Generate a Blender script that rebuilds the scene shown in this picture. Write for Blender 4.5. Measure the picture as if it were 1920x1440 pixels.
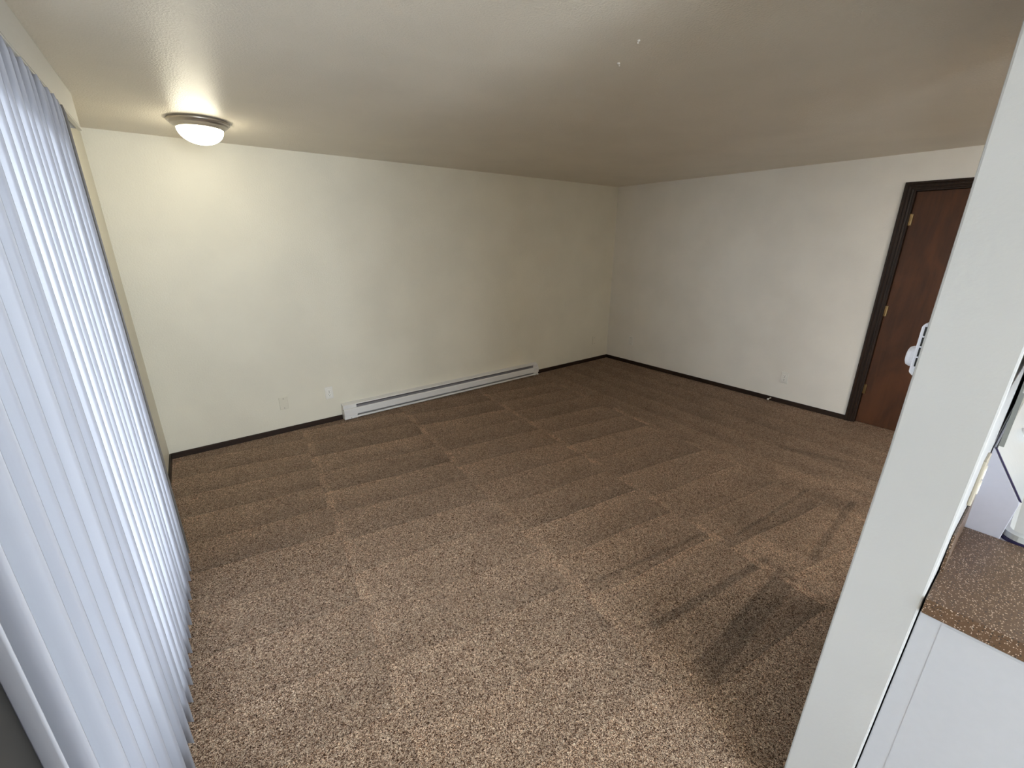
import bpy, bmesh, math, random
from mathutils import Vector, Matrix
random.seed(4)
sc = bpy.context.scene
for o in list(bpy.data.objects):
    bpy.data.objects.remove(o, do_unlink=True)
C = sc.collection

# ------------------------------------------------------------------ camera
CAM = Vector((-4.896, -4.052, 1.636))
YAW, PITCH, ROLL, FPX = 0.6587, 0.3202, 0.001, 812.22
fw = Vector((math.sin(YAW)*math.cos(PITCH), math.cos(YAW)*math.cos(PITCH), -math.sin(PITCH)))
rt = Vector((math.cos(YAW), -math.sin(YAW), 0)); up = rt.cross(fw)
r2 = rt*math.cos(ROLL)+up*math.sin(ROLL); u2 = -rt*math.sin(ROLL)+up*math.cos(ROLL)
cam = bpy.data.cameras.new('camera'); cam.sensor_width = 36; cam.lens = FPX/1920*36
cam.clip_start = 0.02
co = bpy.data.objects.new('camera', cam); C.objects.link(co)
M = Matrix((r2, u2, -fw)).transposed().to_4x4(); M.translation = CAM
co.matrix_world = M; sc.camera = co

# ------------------------------------------------------------------ world, light, exposure
sc.view_settings.view_transform = 'Standard'; sc.view_settings.look = 'None'
sc.view_settings.gamma = 1; sc.view_settings.exposure = 2.27
sc.view_settings.use_curve_mapping = False
w = bpy.data.worlds.new('world'); sc.world = w; w.use_nodes = True
bg = w.node_tree.nodes['Background']; bg.inputs[0].default_value = (0.88, 0.94, 1.05, 1)   # overcast daylight
bg.inputs[1].default_value = 4.6

H = 2.30           # ceiling height
ZC = 0.91          # counter height
def wx(y): return -5.153+0.033*y        # room face of the window wall

DOME_POWER = 5.0
KITCHEN_FILL_POWER = 1.2
DINING_FILL_POWER = 8.0
HALL_FILL_POWER = 17.0

def area(name, loc, rot, sx, sy, power, col):
    l = bpy.data.lights.new(name, 'AREA'); l.shape = 'RECTANGLE'; l.size = sx; l.size_y = sy
    l.energy = power; l.color = col
    o = bpy.data.objects.new(name, l); C.objects.link(o); o.location = loc; o.rotation_euler = rot
    return o
pl = area('window_portal', (-5.42, -2.4, 1.05), (0, math.radians(-90), 0), 2.1, 1.9, 1, (1, 1, 1))
pl.data.cycles.is_portal = True
pl2 = area('added_window_portal', (-4.375, -6.36, 1.165), (math.radians(90), 0, 0), 1.35, 1.83, 1, (1, 1, 1))  # portal for the window added behind the camera
pl2.data.cycles.is_portal = True

# ------------------------------------------------------------------ node helpers
def mat(name):
    m = bpy.data.materials.new(name); m.use_nodes = True
    return m, m.node_tree, m.node_tree.nodes['Principled BSDF']
class G:
    """tiny expression builder on a node tree"""
    def __init__(s, nt): s.nt = nt; s.n = nt.nodes; s.l = nt.links
    def new(s, t, **k):
        x = s.n.new(t)
        for a, b in k.items(): setattr(x, a, b)
        return x
    def put(s, sock, v):
        if hasattr(v, 'is_output'): s.l.new(v, sock)
        else: sock.default_value = v
    def m(s, op, *a):
        x = s.new('ShaderNodeMath', operation=op)
        for i, v in enumerate(a): s.put(x.inputs[i], v)
        return x.outputs[0]
    def pos(s):
        g = s.new('ShaderNodeTexCoord'); return g.outputs['Object']
    def xyz(s, v):
        x = s.new('ShaderNodeSeparateXYZ'); s.l.new(v, x.inputs[0]); return x.outputs
    def vec(s, *a):
        x = s.new('ShaderNodeCombineXYZ')
        for i, v in enumerate(a): s.put(x.inputs[i], v)
        return x.outputs[0]
    def noise(s, v, scale, detail=2, rough=0.5, dist=0.0):
        x = s.new('ShaderNodeTexNoise'); s.l.new(v, x.inputs['Vector'])
        x.inputs['Scale'].default_value = scale; x.inputs['Detail'].default_value = detail
        x.inputs['Roughness'].default_value = rough; x.inputs['Distortion'].default_value = dist
        return x.outputs['Fac']
    def voro(s, v, scale, feat='F1'):
        x = s.new('ShaderNodeTexVoronoi', feature=feat); s.l.new(v, x.inputs['Vector'])
        x.inputs['Scale'].default_value = scale
        return x
    def ramp(s, f, stops, mode='LINEAR'):
        x = s.new('ShaderNodeValToRGB'); s.put(x.inputs[0], f); r = x.color_ramp; r.interpolation = mode
        while len(r.elements) < len(stops): r.elements.new(0.5)
        for e, (p, c) in zip(r.elements, stops):
            e.position = p; e.color = c if len(c) == 4 else (*c, 1)
        return x.outputs[0]
    def rng(s, v, a, b, c, d, smooth=True):
        x = s.new('ShaderNodeMapRange'); x.interpolation_type = 'SMOOTHSTEP' if smooth else 'LINEAR'
        s.put(x.inputs[0], v)
        for i, k in enumerate((a, b, c, d)): x.inputs[i+1].default_value = k
        return x.outputs[0]
    def mixc(s, f, a, b, mode='MIX'):
        x = s.new('ShaderNodeMix', data_type='RGBA', blend_type=mode)
        s.put(x.inputs[0], f); s.put(x.inputs[6], a); s.put(x.inputs[7], b); return x.outputs[2]
    def bump(s, h, strength, dist, into):
        x = s.new('ShaderNodeBump'); x.inputs['Strength'].default_value = strength
        x.inputs['Distance'].default_value = dist; s.l.new(h, x.inputs['Height'])
        s.l.new(x.outputs[0], into); return x
def plain(name, col, rough=0.5, metal=0.0, spec=0.5, coat=0.0):
    m, nt, b = mat(name)
    g = G(nt); n = g.noise(g.pos(), 60, 3)
    c = g.mixc(g.rng(n, 0.3, 0.7, 0, 1), tuple(x*0.99 for x in col)+(1,), tuple(min(1, x*1.01) for x in col)+(1,))
    nt.links.new(c, b.inputs['Base Color'])
    b.inputs['Roughness'].default_value = rough; b.inputs['Metallic'].default_value = metal
    b.inputs['Specular IOR Level'].default_value = spec; b.inputs['Coat Weight'].default_value = coat
    return m
def paint(name, col, rough, bscale, bstr, bdist, spec=0.5, mottled=0.03):
    m, nt, b = mat(name); g = G(nt); p = g.pos()
    n1 = g.noise(p, 2.3, 3)
    c = g.mixc(g.rng(n1, 0.3, 0.7, 0, 1), tuple(x*(1-mottled) for x in col)+(1,), tuple(x*(1+mottled) for x in col)+(1,))
    nt.links.new(c, b.inputs['Base Color']); b.inputs['Roughness'].default_value = rough
    b.inputs['Specular IOR Level'].default_value = spec
    n = g.noise(p, bscale, 3, 0.55)
    n = g.rng(n, 0.35, 0.68, 0, 1)
    g.bump(n, bstr, bdist, b.inputs['Normal'])
    return m
M_wall = paint('cream_wall_paint', (0.76, 0.72, 0.60), 0.42, 95, 0.35, 0.0016)
M_wallr = paint('white_wall_paint', (0.84, 0.80, 0.73), 0.5, 95, 0.3, 0.0014)
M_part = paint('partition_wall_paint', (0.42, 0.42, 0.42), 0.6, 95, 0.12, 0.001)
M_ceil = paint('textured_ceiling_paint', (0.76, 0.69, 0.575), 0.37, 120, 0.5, 0.0014, 0.55)
M_outside = plain('exterior_concrete', (0.25, 0.245, 0.24), 0.9)
M_soffit = plain('exterior_soffit', (0.25, 0.24, 0.23), 0.9)

def wood(name, dark, light, rough, grain=(30, 30, 1.3), rot=None, mott=None):
    m, nt, b = mat(name); g = G(nt); x = g.xyz(g.pos())
    v = g.vec(g.m('MULTIPLY', x[0], grain[0]), g.m('MULTIPLY', x[1], grain[1]), g.m('MULTIPLY', x[2], grain[2]))
    n = g.noise(v, 1.0, 6, 0.62, 0.5)
    c = g.ramp(n, [(0.28, dark), (0.75, light)])
    if mott:
        v2 = g.vec(g.m('MULTIPLY', x[0], 3), g.m('MULTIPLY', x[1], 3), g.m('MULTIPLY', x[2], 1.1))
        n2 = g.noise(v2, 1.6, 4, 0.6, 0.8)
        c = g.mixc(g.rng(n2, 0.3, 0.75, 0, 0.85), c, mott+(1,))
    nt.links.new(c, b.inputs['Base Color']); b.inputs['Roughness'].default_value = rough
    g.bump(n, 0.15, 0.001, b.inputs['Normal']); b.inputs['Specular IOR Level'].default_value = 0.3
    return m
M_door = wood('stained_birch_door', (0.036, 0.013, 0.005), (0.088, 0.033, 0.012), 0.5, (26, 26, 1.6), mott=(0.115, 0.04, 0.013))
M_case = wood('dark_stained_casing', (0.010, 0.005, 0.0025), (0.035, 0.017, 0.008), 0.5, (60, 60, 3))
M_base = wood('dark_stained_baseboard', (0.016, 0.008, 0.005), (0.035, 0.018, 0.010), 0.45, (4, 4, 60))
M_white = plain('white_enamel', (0.76, 0.76, 0.77), 0.3)
M_heater = plain('heater_enamel', (0.74, 0.73, 0.71), 0.35)
M_heatin = plain('heater_inner_grey', (0.25, 0.24, 0.25), 0.5, 0.3)
M_plate = plain('almond_plastic', (0.74, 0.70, 0.58), 0.35)
M_platew = plain('white_plastic', (0.82, 0.80, 0.74), 0.35)
M_recept = plain('receptacle_plastic', (0.88, 0.86, 0.8), 0.35)
M_black = plain('black_slot', (0.01, 0.01, 0.01), 0.6)
M_screw = plain('screw_metal', (0.22, 0.2, 0.17), 0.4, 0.6)
M_brass = plain('aged_brass', (0.22, 0.14, 0.06), 0.35, 0.9)
M_nickel = plain('brushed_nickel', (0.50, 0.46, 0.41), 0.32, 0.9)
M_rubber = plain('white_rubber', (0.8, 0.78, 0.74), 0.5)
M_thermo = plain('thermostat_plastic', (0.80, 0.80, 0.86), 0.4)
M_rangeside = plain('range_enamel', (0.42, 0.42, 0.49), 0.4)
M_cook = plain('cooktop_enamel', (0.45, 0.47, 0.48), 0.25)
M_splash = plain('grey_splash_enamel', (0.20, 0.205, 0.19), 0.35)
M_seam = plain('seam_dark', (0.02, 0.015, 0.06), 0.5)
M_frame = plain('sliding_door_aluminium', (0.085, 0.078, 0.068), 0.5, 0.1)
M_plate_dark = plain('dark_plate_plastic', (0.42, 0.38, 0.30), 0.4)  # plate plastic in a darker tone, lowered against the strong kitchen light
M_taupe = plain('taupe_shade_casing', (0.075, 0.068, 0.058), 0.7)
M_rail = plain('headrail_white', (0.76, 0.75, 0.70), 0.4)
M_clip = plain('clip_plastic', (0.62, 0.60, 0.54), 0.4)
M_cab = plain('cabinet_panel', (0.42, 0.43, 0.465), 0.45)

# vane pvc: lets daylight through
def vane_mat(name, col, tr):
    m, nt, b = mat(name); g = G(nt)
    x = g.xyz(g.pos())
    n = g.noise(g.vec(g.m('MULTIPLY', x[0], 500), g.m('MULTIPLY', x[1], 500), g.m('MULTIPLY', x[2], 2)), 1, 2)
    c = g.mixc(n, tuple(k*0.97 for k in col)+(1,), col+(1,))
    nt.links.new(c, b.inputs['Base Color']); b.inputs['Roughness'].default_value = 0.4
    t = g.new('ShaderNodeBsdfTranslucent'); nt.links.new(c, t.inputs[0])
    mx = g.new('ShaderNodeMixShader'); mx.inputs[0].default_value = tr
    nt.links.new(b.outputs[0], mx.inputs[1]); nt.links.new(t.outputs[0], mx.inputs[2])
    nt.links.new(mx.outputs[0], nt.nodes['Material Output'].inputs[0]); return m
M_vane = vane_mat('white_pvc_vane', (0.62, 0.62, 0.665), 0.40)
M_vane_shaded = vane_mat('shaded_vane_taupe', (0.20, 0.18, 0.16), 0.02)  # end vane: its shade is put into a dark, nearly opaque colour

def glass_mat():
    m, nt, b = mat('window_glass'); g = G(nt)
    t = g.new('ShaderNodeBsdfTransparent'); t.inputs[0].default_value = (0.93, 0.96, 0.96, 1)
    gl = g.new('ShaderNodeBsdfGlossy'); gl.inputs['Roughness'].default_value = 0.02
    f = g.new('ShaderNodeFresnel'); f.inputs[0].default_value = 1.45
    mx = g.new('ShaderNodeMixShader'); nt.links.new(g.m('MULTIPLY', f.outputs[0], 0.6), mx.inputs[0])
    nt.links.new(t.outputs[0], mx.inputs[1]); nt.links.new(gl.outputs[0], mx.inputs[2])
    nt.links.new(mx.outputs[0], nt.nodes['Material Output'].inputs[0]); return m
M_glass = glass_mat()
def screen_mat():
    m, nt, b = mat('insect_screen_mesh'); g = G(nt)
    t = g.new('ShaderNodeBsdfTransparent')
    d = g.new('ShaderNodeBsdfDiffuse'); d.inputs[0].default_value = (0.06, 0.06, 0.065, 1)
    mx = g.new('ShaderNodeMixShader'); mx.inputs[0].default_value = 0.6
    nt.links.new(t.outputs[0], mx.inputs[1]); nt.links.new(d.outputs[0], mx.inputs[2])
    nt.links.new(mx.outputs[0], nt.nodes['Material Output'].inputs[0]); return m
M_screen = screen_mat()

# countertop: brown granite-look laminate
def counter_mat():
    m, nt, b = mat('speckled_brown_laminate'); g = G(nt); p = g.pos()
    base = g.mixc(g.noise(p, 130, 4, 0.7), (0.05, 0.026, 0.014, 1), (0.145, 0.084, 0.047, 1))
    v1 = g.voro(p, 300); v2 = g.voro(p, 240)
    r1 = g.m('MULTIPLY', g.rng(v1.outputs['Distance'], 0.25, 0.4, 1, 0), g.rng(g.xyz(v1.outputs['Color'])[0], 0.50, 0.60, 0, 1))
    r2 = g.m('MULTIPLY', g.rng(v2.outputs['Distance'], 0.3, 0.45, 1, 0), g.rng(g.xyz(v2.outputs['Color'])[1], 0.72, 0.76, 0, 1))
    c = g.mixc(r1, base, (0.60, 0.48, 0.39, 1)); c = g.mixc(r2, c, (0.025, 0.02, 0.018, 1))
    nt.links.new(c, b.inputs['Base Color']); b.inputs['Roughness'].default_value = 0.35
    return m
M_counter = counter_mat()

# carpet: speckled cut pile with vacuum marks (direction the pile was left in)
def carpet_mat():
    m, nt, b = mat('brown_cut_pile_carpet'); g = G(nt); p = g.pos(); X, Y, Z = g.xyz(p)[:3]
    wob = g.noise(p, 1.6, 3); wob2 = g.noise(p, 6.0, 3)
    wv = g.m('MULTIPLY', g.m('SUBTRACT', wob, 0.5), 0.16); wv2 = g.m('MULTIPLY', g.m('SUBTRACT', wob2, 0.5), 0.05)
    # strokes crossing the room in columns
    c = g.m('ADD', g.m('SUBTRACT', X, g.m('MULTIPLY', Y, 0.112)), wv2)
    cc = g.m('DIVIDE', g.m('ADD', c, 5.13), 0.93)
    ci = g.m('FLOOR', cc); cu = g.m('FRACT', cc)
    r = g.m('ADD', g.m('ADD', Y, g.m('MULTIPLY', X, 0.155)), g.m('MULTIPLY', wv, 0.5))
    rr = g.m('ADD', g.m('DIVIDE', r, 0.30), g.m('MULTIPLY', ci, 0.37))
    ri = g.m('FLOOR', rr); ru = g.m('FRACT', rr)
    wn = g.new('ShaderNodeTexWhiteNoise', noise_dimensions='2D'); nt.links.new(g.vec(ci, ri, 0.0), wn.inputs['Vector'])
    rnd = wn.outputs['Value']
    saw = g.m('SUBTRACT', ru, 0.5)                       # each stroke fades from one side to the other
    saw = g.m('MULTIPLY', saw, g.rng(ru, 0.0, 0.06, 0, 1))
    taper = g.m('MULTIPLY', g.m('SUBTRACT', cu, 0.5), -0.5)
    edge = g.m('MULTIPLY', g.rng(ru, 0.0, 0.07, 1, 0), g.rng(cu, 0.1, 0.4, 0.1, 1))
    colline = g.rng(g.m('ABSOLUTE', g.m('SUBTRACT', cu, 0.03)), 0.0, 0.05, 1, 0)
    A = g.m('ADD', g.m('MULTIPLY', saw, 0.30), g.m('MULTIPLY', g.m('SUBTRACT', rnd, 0.5), 0.20))
    A = g.m('ADD', A, g.m('MULTIPLY', taper, 0.12))
    A = g.m('SUBTRACT', A, g.m('MULTIPLY', edge, 0.22))
    A = g.m('ADD', A, g.m('MULTIPLY', colline, g.m('MULTIPLY', 0.34, g.rng(wob2, 0.35, 0.65, 0.1, 1))))
    # trodden area in front of the patio door: strokes mostly flattened
    fade = g.m('MULTIPLY', g.rng(c, -3.45, -2.9, 1, 0), g.rng(Y, -2.5, -1.5, 1, 0))
    A = g.m('MULTIPLY', A, g.m('SUBTRACT', 1.0, g.m('MULTIPLY', fade, 0.42)))
    A = g.m('MULTIPLY', A, g.rng(g.noise(p, 0.9, 2), 0.3, 0.7, 0.6, 1.15))
    # strokes along the room near the door wall
    q = g.m('DIVIDE', g.m('ADD', g.m('SUBTRACT', X, g.m('MULTIPLY', Y, 0.08)), wv2), 0.30)
    qi = g.m('FLOOR', q); qu = g.m('FRACT', q)
    wn2 = g.new('ShaderNodeTexWhiteNoise', noise_dimensions='1D'); nt.links.new(qi, wn2.inputs['W'])
    B = g.m('ADD', g.m('MULTIPLY', g.m('SUBTRACT', qu, 0.5), 0.16), g.m('MULTIPLY', g.m('SUBTRACT', wn2.outputs['Value'], 0.5), 0.14))
    B = g.m('ADD', g.m('SUBTRACT', B, 0.10), g.m('MULTIPLY', g.rng(qu, 0.0, 0.1, 1, 0), 0.12))
    wB = g.rng(g.m('ADD', c, g.m('MULTIPLY', g.m('SUBTRACT', rnd, 0.5), 0.2)), -1.42, -1.30, 0, 1)
    pat = g.m('ADD', g.m('MULTIPLY', A, g.m('SUBTRACT', 1.0, wB)), g.m('MULTIPLY', B, wB))
    # single strokes: (x0,y0,x1,y1,half width, amount)
    def stroke(x0, y0, x1, y1, hw, amt, soft=0.03):
        L = math.hypot(x1-x0, y1-y0); dx, dy = (x1-x0)/L, (y1-y0)/L
        a = g.m('ADD', g.m('MULTIPLY', g.m('SUBTRACT', X, x0), dx), g.m('MULTIPLY', g.m('SUBTRACT', Y, y0), dy))
        t = g.m('ADD', g.m('MULTIPLY', g.m('SUBTRACT', X, x0), -dy), g.m('MULTIPLY', g.m('SUBTRACT', Y, y0), dx))
        t = g.m('ADD', t, g.m('MULTIPLY', wv2, 0.4))
        k = g.m('MULTIPLY', g.rng(g.m('ABSOLUTE', t), hw-soft/2, hw+soft/2, 1, 0),
                g.m('MULTIPLY', g.rng(a, -0.02, 0.03, 0, 1), g.rng(a, L-0.03, L+0.02, 1, 0)))
        return g.m('MULTIPLY', k, amt)
    for s in [(-3.49, -3.253, -2.61, -3.37, 0.018, -0.30, 0.02), (-3.54, -3.51, -2.66, -3.50, 0.045, -0.30, 0.03),
              (-3.20, -3.46, -2.62, -3.45, 0.012, -0.22, 0.02), (-3.40, -3.12, -2.60, -3.22, 0.07, -0.10, 0.06),
              (-2.56, -3.174, -1.66, -3.239, 0.012, -0.28, 0.02), (-2.44, -3.52, -1.60, -3.477, 0.02, -0.32, 0.02),
              (-2.48, -3.06, -1.70, -3.12, 0.07, -0.13, 0.08), (-2.45, -3.33, -1.62, -3.36, 0.09, -0.13, 0.08),
              (-3.483, -2.915, -2.61, -3.061, 0.012, -0.22, 0.02), (-3.45, -2.98, -2.62, -3.10, 0.03, 0.10, 0.05),
              (-2.54, -3.25, -2.54, -3.62, 0.07, 0.14, 0.08), (-3.60, -2.6, -3.52, -3.55, 0.05, 0.12, 0.09),
              (-1.60, -3.0, -1.30, -3.5, 0.06, 0.16, 0.08), (-1.13, -2.80, -0.98, -3.30, 0.03, -0.16, 0.04)]:
        pat = g.m('ADD', pat, stroke(*s))
    # soft footprints
    pat = g.m('ADD', pat, g.m('MULTIPLY', g.m('SUBTRACT', g.noise(p, 3.2, 3, 0.6), 0.5), 0.45))
    pat = g.m('ADD', pat, g.m('MULTIPLY', g.m('SUBTRACT', g.noise(p, 11, 3, 0.6), 0.5), 0.17))
    # tufts
    warp = g.new('ShaderNodeVectorMath', operation='ADD')
    nn = g.new('ShaderNodeTexNoise'); nt.links.new(p, nn.inputs['Vector']); nn.inputs['Scale'].default_value = 90
    sc1 = g.new('ShaderNodeVectorMath', operation='SCALE'); nt.links.new(nn.outputs['Color'], sc1.inputs[0]); sc1.inputs['Scale'].default_value = 0.010
    nt.links.new(p, warp.inputs[0]); nt.links.new(sc1.outputs[0], warp.inputs[1])
    n1 = g.noise(warp.outputs[0], 120, 2, 0.55, 1.0)
    crev = g.rng(g.m('ABSOLUTE', g.m('SUBTRACT', n1, 0.5)), 0.0, 0.085, 0, 1)      # dark gaps between the yarns
    n2_ = g.noise(warp.outputs[0], 190, 2, 0.65, 0.6)
    crev2 = g.rng(g.m('ABSOLUTE', g.m('SUBTRACT', n2_, 0.52)), 0.0, 0.06, 0, 1)
    fine = g.noise(p, 380, 2, 0.65)
    f = g.m('ADD', g.m('MULTIPLY', g.m('MULTIPLY', crev, crev2), 0.62), g.m('MULTIPLY', g.m('SUBTRACT', n2_, 0.5), 0.9))
    f = g.m('ADD', f, g.m('MULTIPLY', g.m('SUBTRACT', fine, 0.35), 0.45))
    col = g.ramp(f, [(0.12, (0.045, 0.016, 0.006)), (0.25, (0.36, 0.175, 0.085)), (0.44, (0.90, 0.52, 0.30)), (0.66, (1.0, 0.80, 0.60))])
    gain = g.m('ADD', 1.0, g.m('MULTIPLY', pat, 1.0))
    sc2 = g.new('ShaderNodeVectorMath', operation='SCALE'); nt.links.new(col, sc2.inputs[0]); g.put(sc2.inputs['Scale'], gain)
    nt.links.new(sc2.outputs[0], b.inputs['Base Color'])
    b.inputs['Roughness'].default_value = 1.0; b.inputs['Specular IOR Level'].default_value = 0.05
    b.inputs['Sheen Weight'].default_value = 0.15
    g.bump(f, 1.0, 0.008, b.inputs['Normal'])
    return m
M_carpet = carpet_mat()

# ------------------------------------------------------------------ mesh helpers
def mesh(name, verts, faces, m, parent=None, smooth=False, bevel=0, seg=2):
    me = bpy.data.meshes.new(name); me.from_pydata([tuple(v) for v in verts], [], faces); me.update()
    bm = bmesh.new(); bm.from_mesh(me); bmesh.ops.recalc_face_normals(bm, faces=bm.faces); bm.to_mesh(me); bm.free()
    o = bpy.data.objects.new(name, me); C.objects.link(o)
    if m: me.materials.append(m)
    if smooth:
        for f in me.polygons: f.use_smooth = True
    if bevel:
        b = o.modifiers.new('bevel', 'BEVEL'); b.width = bevel; b.segments = seg; b.limit_method = 'ANGLE'
    if parent: o.parent = parent
    return o
class MB:
    def __init__(s): s.v = []; s.f = []
    def add(s, v, f):
        k = len(s.v); s.v += [tuple(x) for x in v]; s.f += [tuple(i+k for i in q) for q in f]; return s
    def box(s, x0, x1, y0, y1, z0, z1):
        v = [(x, y, z) for x in (x0, x1) for y in (y0, y1) for z in (z0, z1)]
        return s.add(v, [(0, 1, 3, 2), (4, 6, 7, 5), (0, 4, 5, 1), (2, 3, 7, 6), (0, 2, 6, 4), (1, 5, 7, 3)])
    def wbox(s, n0, n1, y0, y1, z0, z1):
        """box laid against the (slightly splayed) window wall; n = distance into the room"""
        v = [(wx(y)+n, y, z) for n in (n0, n1) for y in (y0, y1) for z in (z0, z1)]
        return s.add(v, [(0, 1, 3, 2), (4, 6, 7, 5), (0, 4, 5, 1), (2, 3, 7, 6), (0, 2, 6, 4), (1, 5, 7, 3)])
    def prism(s, pts, axis, a, b):
        """extrude a 2-D outline along axis ('x','y','z')"""
        n = len(pts)
        def P(u, v, w): return {'x': (w, u, v), 'y': (u, w, v), 'z': (u, v, w)}[axis]
        v = [P(u, q, a) for u, q in pts]+[P(u, q, b) for u, q in pts]
        f = [tuple(range(n)), tuple(range(n, 2*n))]+[(i, (i+1) % n, n+(i+1) % n, n+i) for i in range(n)]
        return s.add(v, f)
    def lathe(s, prof, cen, axis='z', seg=48, sgn=1):
        """prof: (radius, height) list"""
        V = []; F = []
        for r, h in prof:
            for i in range(seg):
                a = 2*math.pi*i/seg; u, w2 = r*math.cos(a), r*math.sin(a)
                if axis == 'z': V.append((cen[0]+u, cen[1]+w2, cen[2]+h*sgn))
                elif axis == 'y': V.append((cen[0]+u, cen[1]+h*sgn, cen[2]+w2))
                else: V.append((cen[0]+h*sgn, cen[1]+u, cen[2]+w2))
        for j in range(len(prof)-1):
            for i in range(seg):
                F.append((j*seg+i, j*seg+(i+1) % seg, (j+1)*seg+(i+1) % seg, (j+1)*seg+i))
        F.append(tuple(range(seg))); F.append(tuple((len(prof)-1)*seg+i for i in range(seg)))
        return s.add(V, F)
    def build(s, name, m, parent=None, **k): return mesh(name, s.v, s.f, m, parent, **k)
def empty(name, loc):
    o = bpy.data.objects.new(name, None); C.objects.link(o); o.location = loc; o.empty_display_size = 0.05; return o
def tag(o, label=None, cat=None, group=None, kind=None):
    if label: o['label'] = label
    if cat: o['category'] = cat
    if group: o['group'] = group
    if kind: o['kind'] = kind
    return o
def struct(o, label=None): o['kind'] = 'structure'; (label and o.__setitem__('label', label)); return o
def adopt(root, kids):
    """parent meshes built in world coordinates to an empty without moving them"""
    for k in kids:
        k.parent = root; k.matrix_parent_inverse = Matrix.Translation(-Vector(root.location))
def rrect(cx, cy, w2, h2, r, n=5):
    pts = []
    for sx, sy, a0 in ((1, 1, 0), (-1, 1, 90), (-1, -1, 180), (1, -1, 270)):
        for i in range(n+1):
            a = math.radians(a0+90*i/n); pts.append((cx+sx*(w2-r)+r*math.cos(a), cy+sy*(h2-r)+r*math.sin(a)))
    return pts

# ------------------------------------------------------------------ the setting
YS = -6.2                      # wall behind the camera
OY0, OY1, OZ = -3.24, -1.50, 2.08   # patio opening in the window wall
def shell(name, pts, z0, z1, m): return MB().prism(pts, 'z', z0, z1).build(name, m)
outline = [(wx(0.12)-0.14, 0.12), (0.12, 0.12), (0.12, YS-0.12), (wx(YS-0.12)-0.14, YS-0.12)]
fl = shell('floor', outline, -0.12, 0.0, M_carpet); struct(fl, 'brown cut pile carpet with vacuum marks')
cl = shell('ceiling', outline, H, H+0.12, M_ceil); struct(cl, 'cream orange peel textured ceiling')
struct(MB().box(wx(0)-0.0, 0.12, 0, 0.12, 0, H).build('wall_back', M_wall))
DY0, DY1, DZ = -3.800, -3.014, 2.035
struct(MB().box(0, 0.12, DY1, 0, 0, H).box(0, 0.12, YS, DY0, 0, H).box(0, 0.12, DY0, DY1, DZ, H).build('wall_right', M_wallr))
struct(MB().box(0.121, 0.20, -4.0, -2.8, -0.12, H).build('door_light_block', M_wallr))  # unseen backing added to stop daylight leaking in round the door
struct(MB().wbox(-0.14, 0, OY1, 0.12, 0, H).wbox(-0.14, 0, YS-0.12, OY0, 0, H).wbox(-0.14, 0, OY0, OY1, OZ, H).build('wall_left', M_wall))
WX0, WX1, WZ0, WZ1 = -5.05, -3.7, 0.25, 2.08
struct(MB().box(wx(YS), WX0, YS-0.12, YS, 0, H).box(WX1, 0.12, YS-0.12, YS, 0, H).box(WX0, WX1, YS-0.12, YS, 0, WZ0).box(WX0, WX1, YS-0.12, YS, WZ1, H).build('wall_front', M_wallr))
w2 = empty('added_window', ((WX0+WX1)/2, YS-0.06, 1.2)); struct(w2, 'unseen window added behind the camera for even daylight')  # added, unseen: its daylight evens out the room
w2f = MB(); xm = (WX0+WX1)/2
for a, b in ((WX0, WX0+0.05), (xm-0.03, xm+0.03), (WX1-0.05, WX1)): w2f.box(a, b, YS-0.10, YS-0.04, WZ0, WZ1)
w2f.box(WX0+0.05, WX1-0.05, YS-0.10, YS-0.04, WZ0, WZ0+0.05).box(WX0+0.05, WX1-0.05, YS-0.10, YS-0.04, WZ1-0.05, WZ1)
adopt(w2, [w2f.build('window_frame', M_rail), MB().box(WX0+0.04, WX1-0.04, YS-0.072, YS-0.068, WZ0+0.04, WZ1-0.04).build('pane', M_glass)])
PX0, PY0, PY1 = -3.741, -4.012, -3.884     # stub wall between living room and kitchen
v = []; zl = (0, 0.7, 1.2, 1.8, H)                    # the old stub wall is a little out of plumb and bowed
for z, yb in zip(zl, (-3.8645, -3.8735, -3.8835, -3.8872, -3.8885)):
    ya = -3.9955-0.0156*z
    v += [(PX0, ya, z), (-2.45, ya, z), (-2.45, yb, z), (PX0, yb, z)]
f = [(0, 1, 2, 3), (16, 17, 18, 19)]
for k in range(4): f += [(4*k+a, 4*k+(a+1) % 4, 4*k+4+(a+1) % 4, 4*k+4+a) for a in range(4)]
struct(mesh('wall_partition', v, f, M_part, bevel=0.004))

for (x, y, r) in ((-3.436, -2.888, 0.006), (-3.424, -2.876, 0.003), (-3.328, -2.711, 0.007), (-3.31, -2.70, 0.003)):
    ch = MB().lathe([(r, 0), (r*0.8, 0.003), (r*0.3, 0.005)], (x, y, H), 'z', 7, -1).build('texture_lump', M_wallr)
    ch.parent = cl
# baseboards
def bprof(h, t): return [(0, 0), (t, 0), (t, h-0.004), (t-0.005, h), (0, h)]
BH, BT = 0.046, 0.011
def board_y(name, x0, x1):
    mb = MB()
    for a, b in ((x0, x1),): mb.prism([(-u, v) for u, v in bprof(BH, BT)], 'x', a, b)
    return mb
HX0, HX1 = -3.822, -1.385
mb = MB()
for a, b in ((wx(0)+0.002, HX0-0.002), (HX1+0.002, -0.001)): mb.prism([(-u, v) for u, v in bprof(BH, BT)], 'x', a, b)
struct(mb.build('baseboard_back', M_base))
mb = MB().prism([(-u, v) for u, v in bprof(BH, BT)], 'y', -2.962, -BT)
struct(mb.build('baseboard_right', M_base))
mb = MB().wbox(0, BT, OY1+0.02, -BT, 0, BH)
struct(mb.build('baseboard_left', M_base))
mb = MB()
mb.prism([(u+PY1+0.0190, v) for u, v in bprof(BH, BT)], 'x', PX0+0.02, -2.47)
struct(mb.build('baseboard_partition', M_base))

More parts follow.
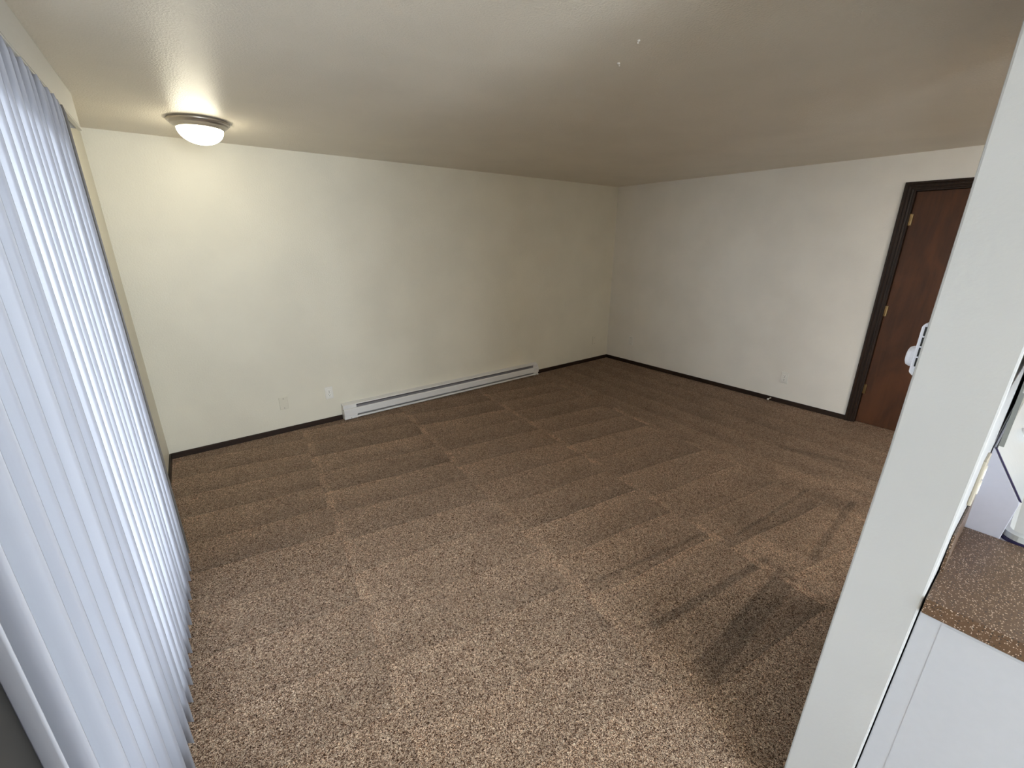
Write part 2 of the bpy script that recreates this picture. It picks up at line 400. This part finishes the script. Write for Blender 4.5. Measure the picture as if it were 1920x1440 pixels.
# door in the right wall: slab, jamb, casing, hinges
dr = empty('door_1', (0, (DY0+DY1)/2, 0)); struct(dr, 'dark stained flat wooden door with moulded brown casing')
slab = MB().box(0.035, 0.070, DY0+0.026, DY1-0.026, 0.002, DZ-0.022).build('door_slab', M_door, bevel=0.002)
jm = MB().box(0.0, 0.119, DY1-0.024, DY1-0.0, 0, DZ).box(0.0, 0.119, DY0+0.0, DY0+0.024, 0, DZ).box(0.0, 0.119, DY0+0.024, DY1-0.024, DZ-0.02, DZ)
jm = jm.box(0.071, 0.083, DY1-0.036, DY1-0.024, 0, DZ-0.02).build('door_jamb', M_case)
# casing with reeded profile (u across the casing from the opening outwards, v = thickness)
cw = 0.062
prof = [(0, 0), (0, 0.009), (0.006, 0.013), (0.012, 0.013), (0.016, 0.009), (0.020, 0.009), (0.026, 0.015), (0.034, 0.015), (0.038, 0.011), (0.042, 0.011), (0.048, 0.018), (cw-0.003, 0.018), (cw, 0.015), (cw, 0)]
def mitre(path, prof, toroom):
    """sweep a profile round a U path in the x=0 plane; path of (y,z, outward y, outward z)"""
    V = []; F = []; n = len(prof)
    for (y, z, oy, oz) in path:
        for u, v in prof: V.append((-v*toroom, y+oy*u, z+oz*u))
    for j in range(len(path)-1):
        for i in range(n-1): F.append((j*n+i, j*n+i+1, (j+1)*n+i+1, (j+1)*n+i))
    F.append(tuple(range(n))); F.append(tuple((len(path)-1)*n+i for i in range(n)))
    return V, F
a, b_ = DY1-0.012+0.04, DY0+0.012-0.01
V, F = mitre([(DY1-0.010, 0, 1, 0), (DY1-0.010, DZ-0.012, 1, 1), (DY0+0.010, DZ-0.012, -1, 1), (DY0+0.010, 0, -1, 0)],
             [(u*1.0, v) for u, v in prof], 1)
V = [(x, max(y, PY1+0.002), z) for x, y, z in V]
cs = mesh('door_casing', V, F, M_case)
kids = [slab, jm, cs]
for z in (1.80, 1.05, 0.33):
    h = MB().lathe([(0.001, 0), (0.007, 0.001), (0.007, 0.089), (0.001, 0.09)], (0.022, DY1-0.026, z-0.045), 'z', 12)
    h.box(0.020, 0.034, DY1-0.044, DY1-0.026, z-0.044, z+0.044)
    kids.append(h.build('hinge', M_brass))
kn = MB().lathe([(0.001, 0), (0.03, 0.0), (0.03, 0.006), (0.011, 0.010), (0.011, 0.03), (0.026, 0.04), (0.028, 0.055), (0.018, 0.066), (0.001, 0.068)], (0.035, DY0+0.09, 0.95), 'x', 24, -1).build('door_knob', M_brass, smooth=True)
kids.append(kn); adopt(dr, kids)

tc = MB().wbox(0.0005, 0.057, OY0-0.21, OY0+0.018, 0, OZ+0.08).wbox(0.0005, 0.018, OY1-0.003, OY1+0.07, 0, OZ+0.08).wbox(0.0005, 0.018, OY0+0.003, OY1-0.003, OZ, OZ+0.08)  # added casing: darkness of the unlit wall edge put into its taupe colour
struct(tc.build('added_trim', M_taupe), 'added dark taupe casing around the patio door, shade in its colour')
# sliding patio door behind the blinds
wi = empty('window_1', (wx(-2.42)-0.07, -2.42, 0)); struct(wi, 'sliding glass patio door hidden behind the vertical blinds')
YM = -2.60
n0, n1 = -0.115, -0.045
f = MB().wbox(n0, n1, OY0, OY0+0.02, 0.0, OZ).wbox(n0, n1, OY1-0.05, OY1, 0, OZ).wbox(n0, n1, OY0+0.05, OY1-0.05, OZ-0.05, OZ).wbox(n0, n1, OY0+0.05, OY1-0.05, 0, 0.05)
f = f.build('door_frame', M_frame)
s1 = MB()
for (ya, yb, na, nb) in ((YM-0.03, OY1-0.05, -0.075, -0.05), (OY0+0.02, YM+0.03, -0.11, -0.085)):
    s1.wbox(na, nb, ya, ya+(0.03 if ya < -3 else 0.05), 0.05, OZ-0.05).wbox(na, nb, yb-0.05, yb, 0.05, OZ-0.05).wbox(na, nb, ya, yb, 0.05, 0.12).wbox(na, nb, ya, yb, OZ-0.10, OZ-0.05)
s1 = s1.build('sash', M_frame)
gl = MB().wbox(-0.064, -0.061, YM+0.02, OY1-0.10, 0.12, OZ-0.10).wbox(-0.099, -0.096, OY0+0.045, YM-0.02, 0.12, OZ-0.10).build('glass', M_glass)
v = [(wx(y)-0.122, y, z) for y in (OY0+0.03, YM+0.02) for z in (0.06, OZ-0.05)]
sn = mesh('insect_screen', v, [(0, 1, 3, 2)], M_screen)
adopt(wi, [f, s1, gl, sn])

# outside: patio slab, balcony above
struct(MB().box(-30, wx(-2.4)-0.16, -14, 10, -0.32, -0.12).build('ground_patio', M_outside))
struct(MB().box(-8.2, -5.42, -5.6, 1.0, 2.25, 2.45).build('balcony_overhang', M_soffit))

# ------------------------------------------------------------------ vertical blind
bl = empty('vertical_blind', (wx(-2.2)+0.10, -2.2, 2.26))
tag(bl, 'white vertical blinds hanging open over the patio door on the left', 'blinds')
TZ = 2.135; BZ = 0.028
VA = math.radians(40)        # vane direction from +x towards -y
tips = [-1.455, -1.534, -1.625, -1.705, -1.782, -1.855, -1.938, -2.026, -2.104, -2.19, -2.272, -2.356, -2.44, -2.52, -2.602, -2.695,
        -2.781, -2.885, -2.97, -3.05, -3.125, -3.236, -3.306]
def tipx(y): return -5.088+0.036*(y+1.53)
parts = []
for k, ty in enumerate(tips):
    a = (VA if k < len(tips)-1 else math.radians(60))+math.radians(random.uniform(-4, 4)); wv_ = 0.0445
    d = Vector((math.cos(a), -math.sin(a), 0)); nrm = Vector((d.y, -d.x, 0))
    tip = Vector((tipx(ty)+random.uniform(-.003, .003), ty, 0)); c0 = tip-d*wv_
    V = []; F = []; n = 8; bz = BZ+random.uniform(-.003, .003)
    zs = [bz, 0.6, 1.2, 1.8, TZ-0.03, TZ]
    for z in zs:
        for i in range(n+1):
            u = -1+2*i/n; ww = wv_ if z < TZ-0.01 else wv_*0.86
            q = c0+d*(u*ww)+nrm*(0.003*(1-u*u)); V.append((q.x, q.y, z))
    for j in range(len(zs)-1):
        for i in range(n): F.append((j*(n+1)+i, j*(n+1)+i+1, (j+1)*(n+1)+i+1, (j+1)*(n+1)+i))
    vo = mesh('vane', V, F, M_vane, smooth=True)
    so_ = vo.modifiers.new('thickness', 'SOLIDIFY'); so_.thickness = 0.0011
    if k == 0: vo.data.materials[0] = M_vane_shaded  # extra far vane, shade given by its dark material
    cb = MB().box(c0.x-0.006, c0.x+0.006, c0.y-0.004, c0.y+0.004, TZ-0.012, TZ+0.02)
    cb.prism([(c0.x-0.02, c0.y-0.004), (c0.x+0.02, c0.y-0.004), (c0.x+0.02, c0.y+0.004), (c0.x-0.02, c0.y+0.004)], 'z', TZ-0.02, TZ+0.004)
    cp = cb.build('carrier_clip', M_clip); cp.parent = vo
    parts.append(vo)
VY0, VY1 = -3.55, -0.86
hr = MB().wbox(0.035, 0.085, VY0+0.05, VY1-0.35, TZ+0.02, TZ+0.065).build('headrail', M_rail, bevel=0.003)
def vx(y, n): return -5.094+0.023*(y+0.86)+n
mb = MB()
def vbox(n0, n1, y0, y1, z0, z1):
    v = [(vx(y, n), y, z) for n in (n0, n1) for y in (y0, y1) for z in (z0, z1)]
    mb.add(v, [(0, 1, 3, 2), (4, 6, 7, 5), (0, 4, 5, 1), (2, 3, 7, 6), (0, 2, 6, 4), (1, 5, 7, 3)])
vbox(-0.004, 0.0, VY0, VY1, 2.15, H-0.001)
vbox(-0.012, 0.004, VY0, VY1, 2.143, 2.150)
vbox(-0.010, 0.002, VY0, VY1, 2.158, 2.161)
mb.wbox(0.002, 0.11-0.030, VY1-0.004, VY1, 2.15, H-0.001)
va = mb.build('valance', M_rail)
adopt(bl, parts+[hr, va])

# ------------------------------------------------------------------ ceiling light
LC = (-4.579, -0.64)
lamp = empty('ceiling_light', (LC[0], LC[1], H)); tag(lamp, 'round flush ceiling light with brushed nickel rim and glowing white glass dome', 'ceiling light')
rim = MB().lathe([(0.10, 0.0), (0.148, 0.0), (0.156, 0.008), (0.157, 0.014), (0.152, 0.019), (0.146, 0.021), (0.145, 0.026), (0.138, 0.031), (0.130, 0.036), (0.124, 0.043), (0.120, 0.047), (0.112, 0.047)], (LC[0], LC[1], H), 'z', 72, -1).build('rim', M_nickel, smooth=True)
dm = []
for i in range(15):
    t = i/14*math.pi/2; dm.append((max(0.0015, 0.117*math.cos(t)), 0.045+0.082*math.sin(t)))
M_dome, nt, b = mat('lit_opal_glass')
b.inputs['Base Color'].default_value = (0.9, 0.9, 0.88, 1); b.inputs['Roughness'].default_value = 0.25
b.inputs['Emission Color'].default_value = (1.0, 0.93, 0.72, 1); b.inputs['Emission Strength'].default_value = DOME_POWER
dome = MB().lathe(dm, (LC[0], LC[1], H), 'z', 64, -1).build('glass_dome', M_dome, smooth=True)
adopt(lamp, [rim, dome])

# ------------------------------------------------------------------ baseboard heater
ht = empty('baseboard_heater', ((HX0+HX1)/2, 0, 0.0)); tag(ht, 'long white electric baseboard heater on the carpet against the cream wall', 'heater')
zt = 0.158; dp = 0.068
cap = 0.125
kids = []
body = MB()
body.box(HX0, HX1, -0.004, -0.0005, 0.012, zt)                              # back plate
body.prism([(-0.0005, zt), (-0.0005, zt-0.003), (-0.050, zt-0.016), (-0.054, zt-0.020), (-0.056, zt-0.018), (-0.051, zt-0.011)], 'x', HX0+0.002, HX1-0.002)
body.prism([(-0.004, 0.012), (-dp+0.004, 0.010), (-dp+0.002, 0.022), (-dp+0.008, 0.028), (-dp+0.008, 0.016), (-0.004, 0.016)], 'x', HX0+0.002, HX1-0.002)
kids.append(body.build('back_panel', M_heater))
kids.append(MB().prism([(-0.060, 0.112), (-dp, 0.108), (-dp-0.002, 0.102), (-dp-0.002, 0.052), (-dp+0.001, 0.046), (-0.060, 0.046)], 'x', HX0+0.003, HX1-0.003).build('front_cover', M_heater, bevel=0.001))
fin = MB().box(HX0+cap, HX1-cap*0.6, -0.050, -0.006, 0.036, 0.128)
kids.append(fin.build('heating_element', M_heatin))
scr = MB()
for i in range(9):
    x = HX0+0.17+i*(HX1-HX0-0.32)/8; scr.lathe([(0.001, 0), (0.004, 0), (0.004, 0.002), (0.001, 0.0025)], (x, -0.0505, 0.120), 'y', 10, -1)
for x0, x1, s in ((HX0, HX0+cap, 1), (HX1-cap*0.62, HX1, -1)):
    c_ = MB().prism([(-0.001, 0.008), (-0.001, zt+0.001), (-0.050, zt-0.012), (-0.0565, zt-0.020), (-0.0565, 0.112), (-dp-0.003, 0.108), (-dp-0.004, 0.102), (-dp-0.004, 0.046), (-0.060, 0.040), (-0.060, 0.028), (-dp-0.001, 0.022), (-dp-0.001, 0.008)], 'x', x0, x1)
    kids.append(c_.build('end_cap', M_heater, bevel=0.0012))
    xe = x0 if s == 1 else x1
    for z, yy in ((0.10, -0.045), (0.045, -0.045)):
        scr.lathe([(0.001, 0), (0.004, 0), (0.004, 0.002), (0.001, 0.0025)], (xe, yy, z), 'x', 10, -s)
    scr.lathe([(0.001, 0), (0.0045, 0), (0.0045, 0.002), (0.001, 0.0025)], ((x0+x1)/2, -dp-0.001, 0.016), 'y', 10, -1)
kids.append(scr.build('screw', M_screw)); kids[-1]['kind'] = 'stuff'
adopt(ht, kids)

# ------------------------------------------------------------------ wall plates
def plate(name, label, cat, wall, a, z, m, outlet, group=None):
    """wall: 'back' (y=0, a=x) or 'right' (x=0, a=y)"""
    root = empty(name, (a, 0, z) if wall == 'back' else (0, a, z)); tag(root, label, cat, group)
    def T(V):
        return [(a+u, -v, z+w_) for u, v, w_ in V] if wall == 'back' else [(-v, a-u, z+w_) for u, v, w_ in V]
    def put(mb_, nm, mt, **k):
        mb_.v = T(mb_.v); return mb_.build(nm, mt, **k)
    W_, H_ = 0.0355, 0.0575
    c_ = MB(); V = []; F = []
    for (e, d_) in ((0, 0.0005), (0, 0.003), (0.003, 0.006)):
        V += [(-W_+e, d_, -H_+e), (W_-e, d_, -H_+e), (W_-e, d_, H_-e), (-W_+e, d_, H_-e)]
    for j in range(2):
        for i in range(4): F.append((j*4+i, j*4+(i+1) % 4, (j+1)*4+(i+1) % 4, (j+1)*4+i))
    F += [(8, 9, 10, 11), (0, 1, 2, 3)]
    c_.add(V, F); kids = [put(c_, 'cover_plate', m)]
    if outlet:
        for s in (1, -1):
            r = MB(); r.prism(rrect(0, s*0.0195, 0.0165, 0.0140, 0.007), 'y', 0.006, 0.0082)
            ro = put(r, 'receptacle', M_recept); sl = MB()
            sl.box(-0.0085, -0.0060, 0.0082, 0.0086, s*0.0195-0.001, s*0.0195+0.008).box(0.0055, 0.0080, 0.0082, 0.0086, s*0.0195-0.001, s*0.0195+0.007)
            sl.prism(rrect(0, s*0.0195-0.0075, 0.003, 0.003, 0.0028), 'y', 0.0082, 0.0086)
            so = put(sl, 'slot', M_black); so.parent = ro; kids.append(ro)
        sc_ = MB().lathe([(0.001, 0), (0.003, 0), (0.003, 0.001), (0.001, 0.001)], (0, 0.006, 0), 'y', 10)
        kids.append(put(sc_, 'screw', M_screw))
    else:
        for s in (1, -1):
            sc_ = MB().lathe([(0.001, 0), (0.0035, 0), (0.0035, 0.001), (0.001, 0.0012)], (0, 0.006, s*0.0425), 'y', 10)
            kids.append(put(sc_, 'screw', M_screw))
    adopt(root, kids); return root
plate('blank_wall_plate', 'blank cream wall plate with two screws, left of the outlet by the heater', 'wall plate', 'back', -4.302, 0.272, M_plate, False)
plate('electrical_outlet', 'cream duplex outlet just left of the baseboard heater', 'outlet', 'back', -3.915, 0.287, M_platew, True)
plate('blank_wall_plate', 'small blank plate on the heater wall near the far corner', 'wall plate', 'back', -0.288, 0.292, M_plate, False)
plate('blank_wall_plate', 'small pale plate on the door wall near the far corner', 'wall plate', 'right', -0.411, 0.320, M_platew, False)
plate('electrical_outlet', 'white duplex outlet on the wall left of the brown door', 'outlet', 'right', -2.38, 0.277, M_platew, True)

# ------------------------------------------------------------------ door stop on the baseboard
DSY, DSZ = -2.29, 0.028
ds = empty('door_stop', (-BT, DSY, DSZ)); tag(ds, 'small spring door stop with white tip on the dark baseboard', 'door stop')
sp = MB(); V = []; turns, seg, rad, wr = 14, 12, 0.005, 0.0011
path = [Vector((-BT-0.003-0.055*t/(turns*seg), DSY+rad*math.cos(2*math.pi*t/seg), DSZ+rad*math.sin(2*math.pi*t/seg))) for t in range(turns*seg+1)]
F = []
for i, q in enumerate(path):
    rad_dir = Vector((0, q.y-DSY, q.z-DSZ)).normalized()
    for j in range(4):
        a = j*math.pi/2; V.append(q+rad_dir*wr*math.cos(a)+Vector((1, 0, 0))*wr*math.sin(a))
for i in range(len(path)-1):
    for j in range(4): F.append((i*4+j, i*4+(j+1) % 4, (i+1)*4+(j+1) % 4, (i+1)*4+j))
k1 = mesh('spring', V, F, M_nickel, smooth=True)
k2 = MB().lathe([(0.001, 0), (0.009, 0), (0.009, 0.002), (0.005, 0.004)], (-BT, DSY, DSZ), 'x', 16, -1).build('mount', M_nickel)
k3 = MB().lathe([(0.001, 0), (0.0085, 0.0), (0.0095, 0.004), (0.009, 0.012), (0.006, 0.015), (0.001, 0.0155)], (-BT-0.056, DSY, DSZ), 'x', 18, -1).build('rubber_tip', M_rubber, smooth=True)
adopt(ds, [k1, k2, k3])

# ------------------------------------------------------------------ thermostat on the living room face of the partition
TX0, TX1, TZ0, TZ1 = -3.620, -3.540, 1.346, 1.467
th = empty('thermostat', ((TX0+TX1)/2, PY1, (TZ0+TZ1)/2)); tag(th, 'white vented thermostat with round dial, half hidden by the white partition', 'thermostat')
cse = MB().prism([(PY1+0.0005, TZ0), (PY1+0.018, TZ0+0.003), (PY1+0.025, TZ0+0.010), (PY1+0.025, TZ1-0.008), (PY1+0.020, TZ1), (PY1+0.0005, TZ1)], 'x', TX0, TX1).build('case', M_thermo, bevel=0.003)
sl = []
for i in range(4):
    z1 = TZ1-0.008-i*0.023
    sl.append(MB().box(TX0-0.0006, TX0+0.001, PY1+0.003, PY1+0.0190, z1-0.0195, z1).build('vent_slot', M_black))
dial = MB().lathe([(0.001, 0), (0.023, 0), (0.023, 0.006), (0.020, 0.012), (0.015, 0.014), (0.001, 0.014)], (TX0+0.026, PY1+0.025, TZ0+0.042), 'y', 36).build('dial', M_thermo, smooth=False, bevel=0.001)
adopt(th, [cse, dial]+sl)

# ------------------------------------------------------------------ kitchen: base cabinet, worktop, range, upper cabinet
KY = PY0                      # kitchen face of the partition
RX0, RX1 = -3.334, -2.574     # range
bc = empty('base_cabinet', (PX0+0.2, KY-0.3, 0)); tag(bc, 'white base cabinet end panel under the brown worktop beside the partition', 'cabinet')
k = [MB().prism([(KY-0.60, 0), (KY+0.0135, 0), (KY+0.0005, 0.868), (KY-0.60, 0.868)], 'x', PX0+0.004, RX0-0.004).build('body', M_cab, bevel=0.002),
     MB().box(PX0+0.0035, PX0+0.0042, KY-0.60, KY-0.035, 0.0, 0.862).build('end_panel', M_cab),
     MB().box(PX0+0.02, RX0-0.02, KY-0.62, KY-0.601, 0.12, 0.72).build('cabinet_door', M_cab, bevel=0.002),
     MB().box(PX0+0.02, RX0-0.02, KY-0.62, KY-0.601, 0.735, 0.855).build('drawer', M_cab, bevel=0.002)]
hd = MB().box(PX0+0.15, PX0+0.25, KY-0.645, KY-0.635, 0.79, 0.80).box(PX0+0.155, PX0+0.163, KY-0.636, KY-0.6195, 0.79, 0.80).box(PX0+0.237, PX0+0.245, KY-0.636, KY-0.6195, 0.79, 0.80).build('handle', M_nickel)
adopt(bc, k); hd.parent = k[3]
wt = MB()
wt.prism([(KY-0.0005, 0.872), (KY-0.0005, ZC), (KY-0.628, ZC), (KY-0.634, ZC-0.006), (KY-0.634, 0.878), (KY-0.628, 0.872)], 'x', PX0-0.004, RX0-0.002)
wo = wt.build('worktop', M_counter, bevel=0.0015); tag(wo, 'speckled brown laminate worktop beside the white range', 'worktop')
bs = MB().prism([(KY-0.0005, ZC+0.0005), (KY-0.0005, ZC+0.098), (KY-0.0045, ZC+0.1), (KY-0.006, ZC+0.0005)], 'x', PX0+0.13, RX0+0.0)
bo = bs.build('splash_strip', M_counter); tag(bo, 'narrow speckled brown splash strip along the partition behind the worktop', 'splash strip')

rg = empty('kitchen_range', ((RX0+RX1)/2, KY-0.33, 0)); tag(rg, 'white enamel kitchen range with sloped rear control panel at the right edge', 'range')
k = [MB().box(RX0, RX1, KY-0.63, KY-0.012, 0.0, 0.905).build('body', M_rangeside, bevel=0.003)]
bgd = MB().prism([(KY-0.003, 0.9055), (KY-0.003, 1.142), (KY-0.006, 1.142), (KY-0.076, 1.022), (KY-0.078, 1.012), (KY-0.070, 0.9055)], 'x', RX0, RX1).build('control_panel', M_rangeside, bevel=0.002)
fc = MB().prism([(KY-0.0085, 1.1405), (KY-0.0775, 1.0215), (KY-0.079, 1.0225), (KY-0.010, 1.1415)], 'x', RX0+0.006, RX1-0.006).build('panel_face', M_cook)
sm = MB().prism([(KY-0.0060, 1.1432), (KY-0.0775, 1.0215), (KY-0.0805, 1.0215), (KY-0.009, 1.1432)], 'x', RX0-0.0006, RX0+0.005).build('seam', M_seam)
ck_out = rrect((RX0+RX1)/2, KY-0.07-0.285, (RX1-RX0)/2-0.004, 0.285, 0.035, 8)
ck_in = rrect((RX0+RX1)/2, KY-0.07-0.285, (RX1-RX0)/2-0.022, 0.267, 0.025, 8)
n = len(ck_out)
V = [(x, y, 0.9145) for x, y in ck_out]+[(x, y, 0.930) for x, y in ck_out]+[((x+u)/2, (y+q)/2, 0.935) for (x, y), (u, q) in zip(ck_out, ck_in)]+[(x, y, 0.920) for x, y in ck_in]
F = [(j*n+i, j*n+(i+1) % n, (j+1)*n+(i+1) % n, (j+1)*n+i) for j in range(3) for i in range(n)]+[tuple(range(3*n, 4*n)), tuple(range(n))]
ct = mesh('cooktop', V, F, M_cook, smooth=False)
ring = MB().prism(rrect((RX0+RX1)/2, KY-0.07-0.285, (RX1-RX0)/2-0.001, 0.288, 0.037, 8), 'z', 0.9055, 0.9140).build('cooktop_gap', M_seam)
k += [bgd, fc, sm, ct, ring]
for cx_, cy_, r_ in ((RX0+0.2, KY-0.22, 0.075), (RX1-0.2, KY-0.22, 0.095), (RX0+0.2, KY-0.48, 0.095), (RX1-0.2, KY-0.48, 0.075)):
    bb = MB()
    for q in range(4):
        R_ = r_*(1-q*0.22); n2 = 32; V = []; F = []
        for i in range(n2):
            a = 2*math.pi*i/n2
            for j in range(6):
                t = 2*math.pi*j/6; V.append((cx_+(R_+0.004*math.cos(t))*math.cos(a), cy_+(R_+0.004*math.cos(t))*math.sin(a), 0.9245+0.004*math.sin(t)))
        for i in range(n2):
            for j in range(6): F.append((i*6+j, i*6+(j+1) % 6, ((i+1) % n2)*6+(j+1) % 6, ((i+1) % n2)*6+j))
        bb.add(V, F)
    k.append(bb.build('burner', M_black, smooth=True))
for i in range(2, 5):
    xk_ = RX0+0.08+i*0.15
    kb = MB().lathe([(0.001, 0), (0.022, 0), (0.02, 0.018), (0.001, 0.019)], (0, 0, 0), 'z', 20)
    t = math.atan2(0.069, 0.119)
    nr = Vector((0, -math.cos(t), math.sin(t))); nr = Vector((0, -0.119, 0.069)).normalized()
    al = Vector((0, 0.069, 0.119)).normalized(); cpt = Vector((xk_+0.0, KY-0.0430-0.001, 1.082))
    kb.v = [tuple(cpt+Vector((1, 0, 0))*x+al*y+nr*z) for x, y, z in kb.v]
    k.append(kb.build('knob', M_white))
k.append(MB().box(RX0+0.01, RX1-0.01, KY-0.655, KY-0.6305, 0.25, 0.86).build('oven_door', M_white, bevel=0.004))
adopt(rg, k)
sp_ = MB().box(RX0-0.002, RX1+0.002, KY-0.016, KY-0.010, 1.150, 1.40).box(RX0-0.002, RX0+0.03, KY-0.019, KY-0.016, 1.150, 1.40)
so = sp_.build('enamel_sheet', M_splash); tag(so, 'grey green enamel sheet fixed on the partition above the range', 'wall panel')
uc = empty('upper_cabinet', (PX0+0.2, KY-0.16, 1.38)); tag(uc, 'white upper cabinet flush with the partition end at the right edge', 'cabinet')
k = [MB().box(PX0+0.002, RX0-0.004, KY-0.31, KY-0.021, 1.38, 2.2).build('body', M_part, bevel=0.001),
     MB().box(PX0+0.02, RX0-0.02, KY-0.33, KY-0.311, 1.39, 2.19).build('cabinet_door', M_cab, bevel=0.002)]
adopt(uc, k)
# outlet on the kitchen face of the partition, seen edge on
OX, OZ_ = -3.50, 1.112
ok = empty('electrical_outlet', (OX, KY, OZ_)); tag(ok, 'outlet plate seen edge on between the partition end and the range', 'outlet')
k = [MB().prism(rrect(OX, OZ_, 0.036, 0.058, 0.004), 'y', KY-0.0075, KY-0.0005).build('cover_plate', M_plate_dark, bevel=0.002)]
for s in (1, -1): k.append(MB().prism(rrect(OX, OZ_+s*0.0195, 0.0165, 0.014, 0.007), 'y', KY-0.0095, KY-0.0075).build('receptacle', M_recept))
adopt(ok, k)

# added fill lamp over the dining area, unseen behind the camera
dl = empty('added_dining_fill', (-4.82, -5.6, H)); tag(dl, 'unseen round ceiling lamp added behind the camera as fill light', 'ceiling light')
M_dl, nt, b = mat('dining_fill_diffuser'); b.inputs['Emission Color'].default_value = (1.0, 0.93, 0.80, 1); b.inputs['Emission Strength'].default_value = DINING_FILL_POWER
k = [MB().lathe([(0.10, 0), (0.19, 0), (0.20, 0.02), (0.185, 0.03), (0.10, 0.03)], (-4.82, -5.6, H), 'z', 40, -1).build('housing', M_white, smooth=True),
     MB().lathe([(0.18, 0.0305), (0.175, 0.06), (0.13, 0.09), (0.05, 0.105), (0.001, 0.107)], (-4.82, -5.6, H), 'z', 40, -1).build('diffuser', M_dl, smooth=True)]
adopt(dl, k)
# added fill lamp past the shortened partition, unseen, brightening the far walls
hl = empty('added_hall_fill', (-1.25, -4.95, H)); tag(hl, 'unseen round ceiling lamp added beyond the kitchen range as fill light', 'ceiling light')
M_hl, nt, b = mat('hall_fill_diffuser'); b.inputs['Emission Color'].default_value = (1.0, 0.96, 0.89, 1); b.inputs['Emission Strength'].default_value = HALL_FILL_POWER
k = [MB().lathe([(0.10, 0), (0.19, 0), (0.20, 0.02), (0.185, 0.03), (0.10, 0.03)], (-1.25, -4.95, H), 'z', 40, -1).build('housing', M_white, smooth=True),
     MB().lathe([(0.18, 0.0305), (0.175, 0.06), (0.13, 0.09), (0.05, 0.105), (0.001, 0.107)], (-1.25, -4.95, H), 'z', 40, -1).build('diffuser', M_hl, smooth=True)]
adopt(hl, k)
# added fill lamp over the kitchen, out of view
kl = empty('added_kitchen_fill', (-3.0, -5.25, H)); tag(kl, 'unseen flat square ceiling lamp added over the kitchen as fill light', 'ceiling light')
M_kl, nt, b = mat('kitchen_fill_diffuser'); b.inputs['Emission Color'].default_value = (0.95, 0.98, 1.0, 1); b.inputs['Emission Strength'].default_value = KITCHEN_FILL_POWER
k = [MB().box(-3.22, -2.78, -5.47, -5.03, H-0.03, H-0.001).build('housing', M_white, bevel=0.003),
     MB().box(-3.20, -2.80, -5.45, -5.05, H-0.06, H-0.0305).build('diffuser', M_kl, bevel=0.01)]
adopt(kl, k)
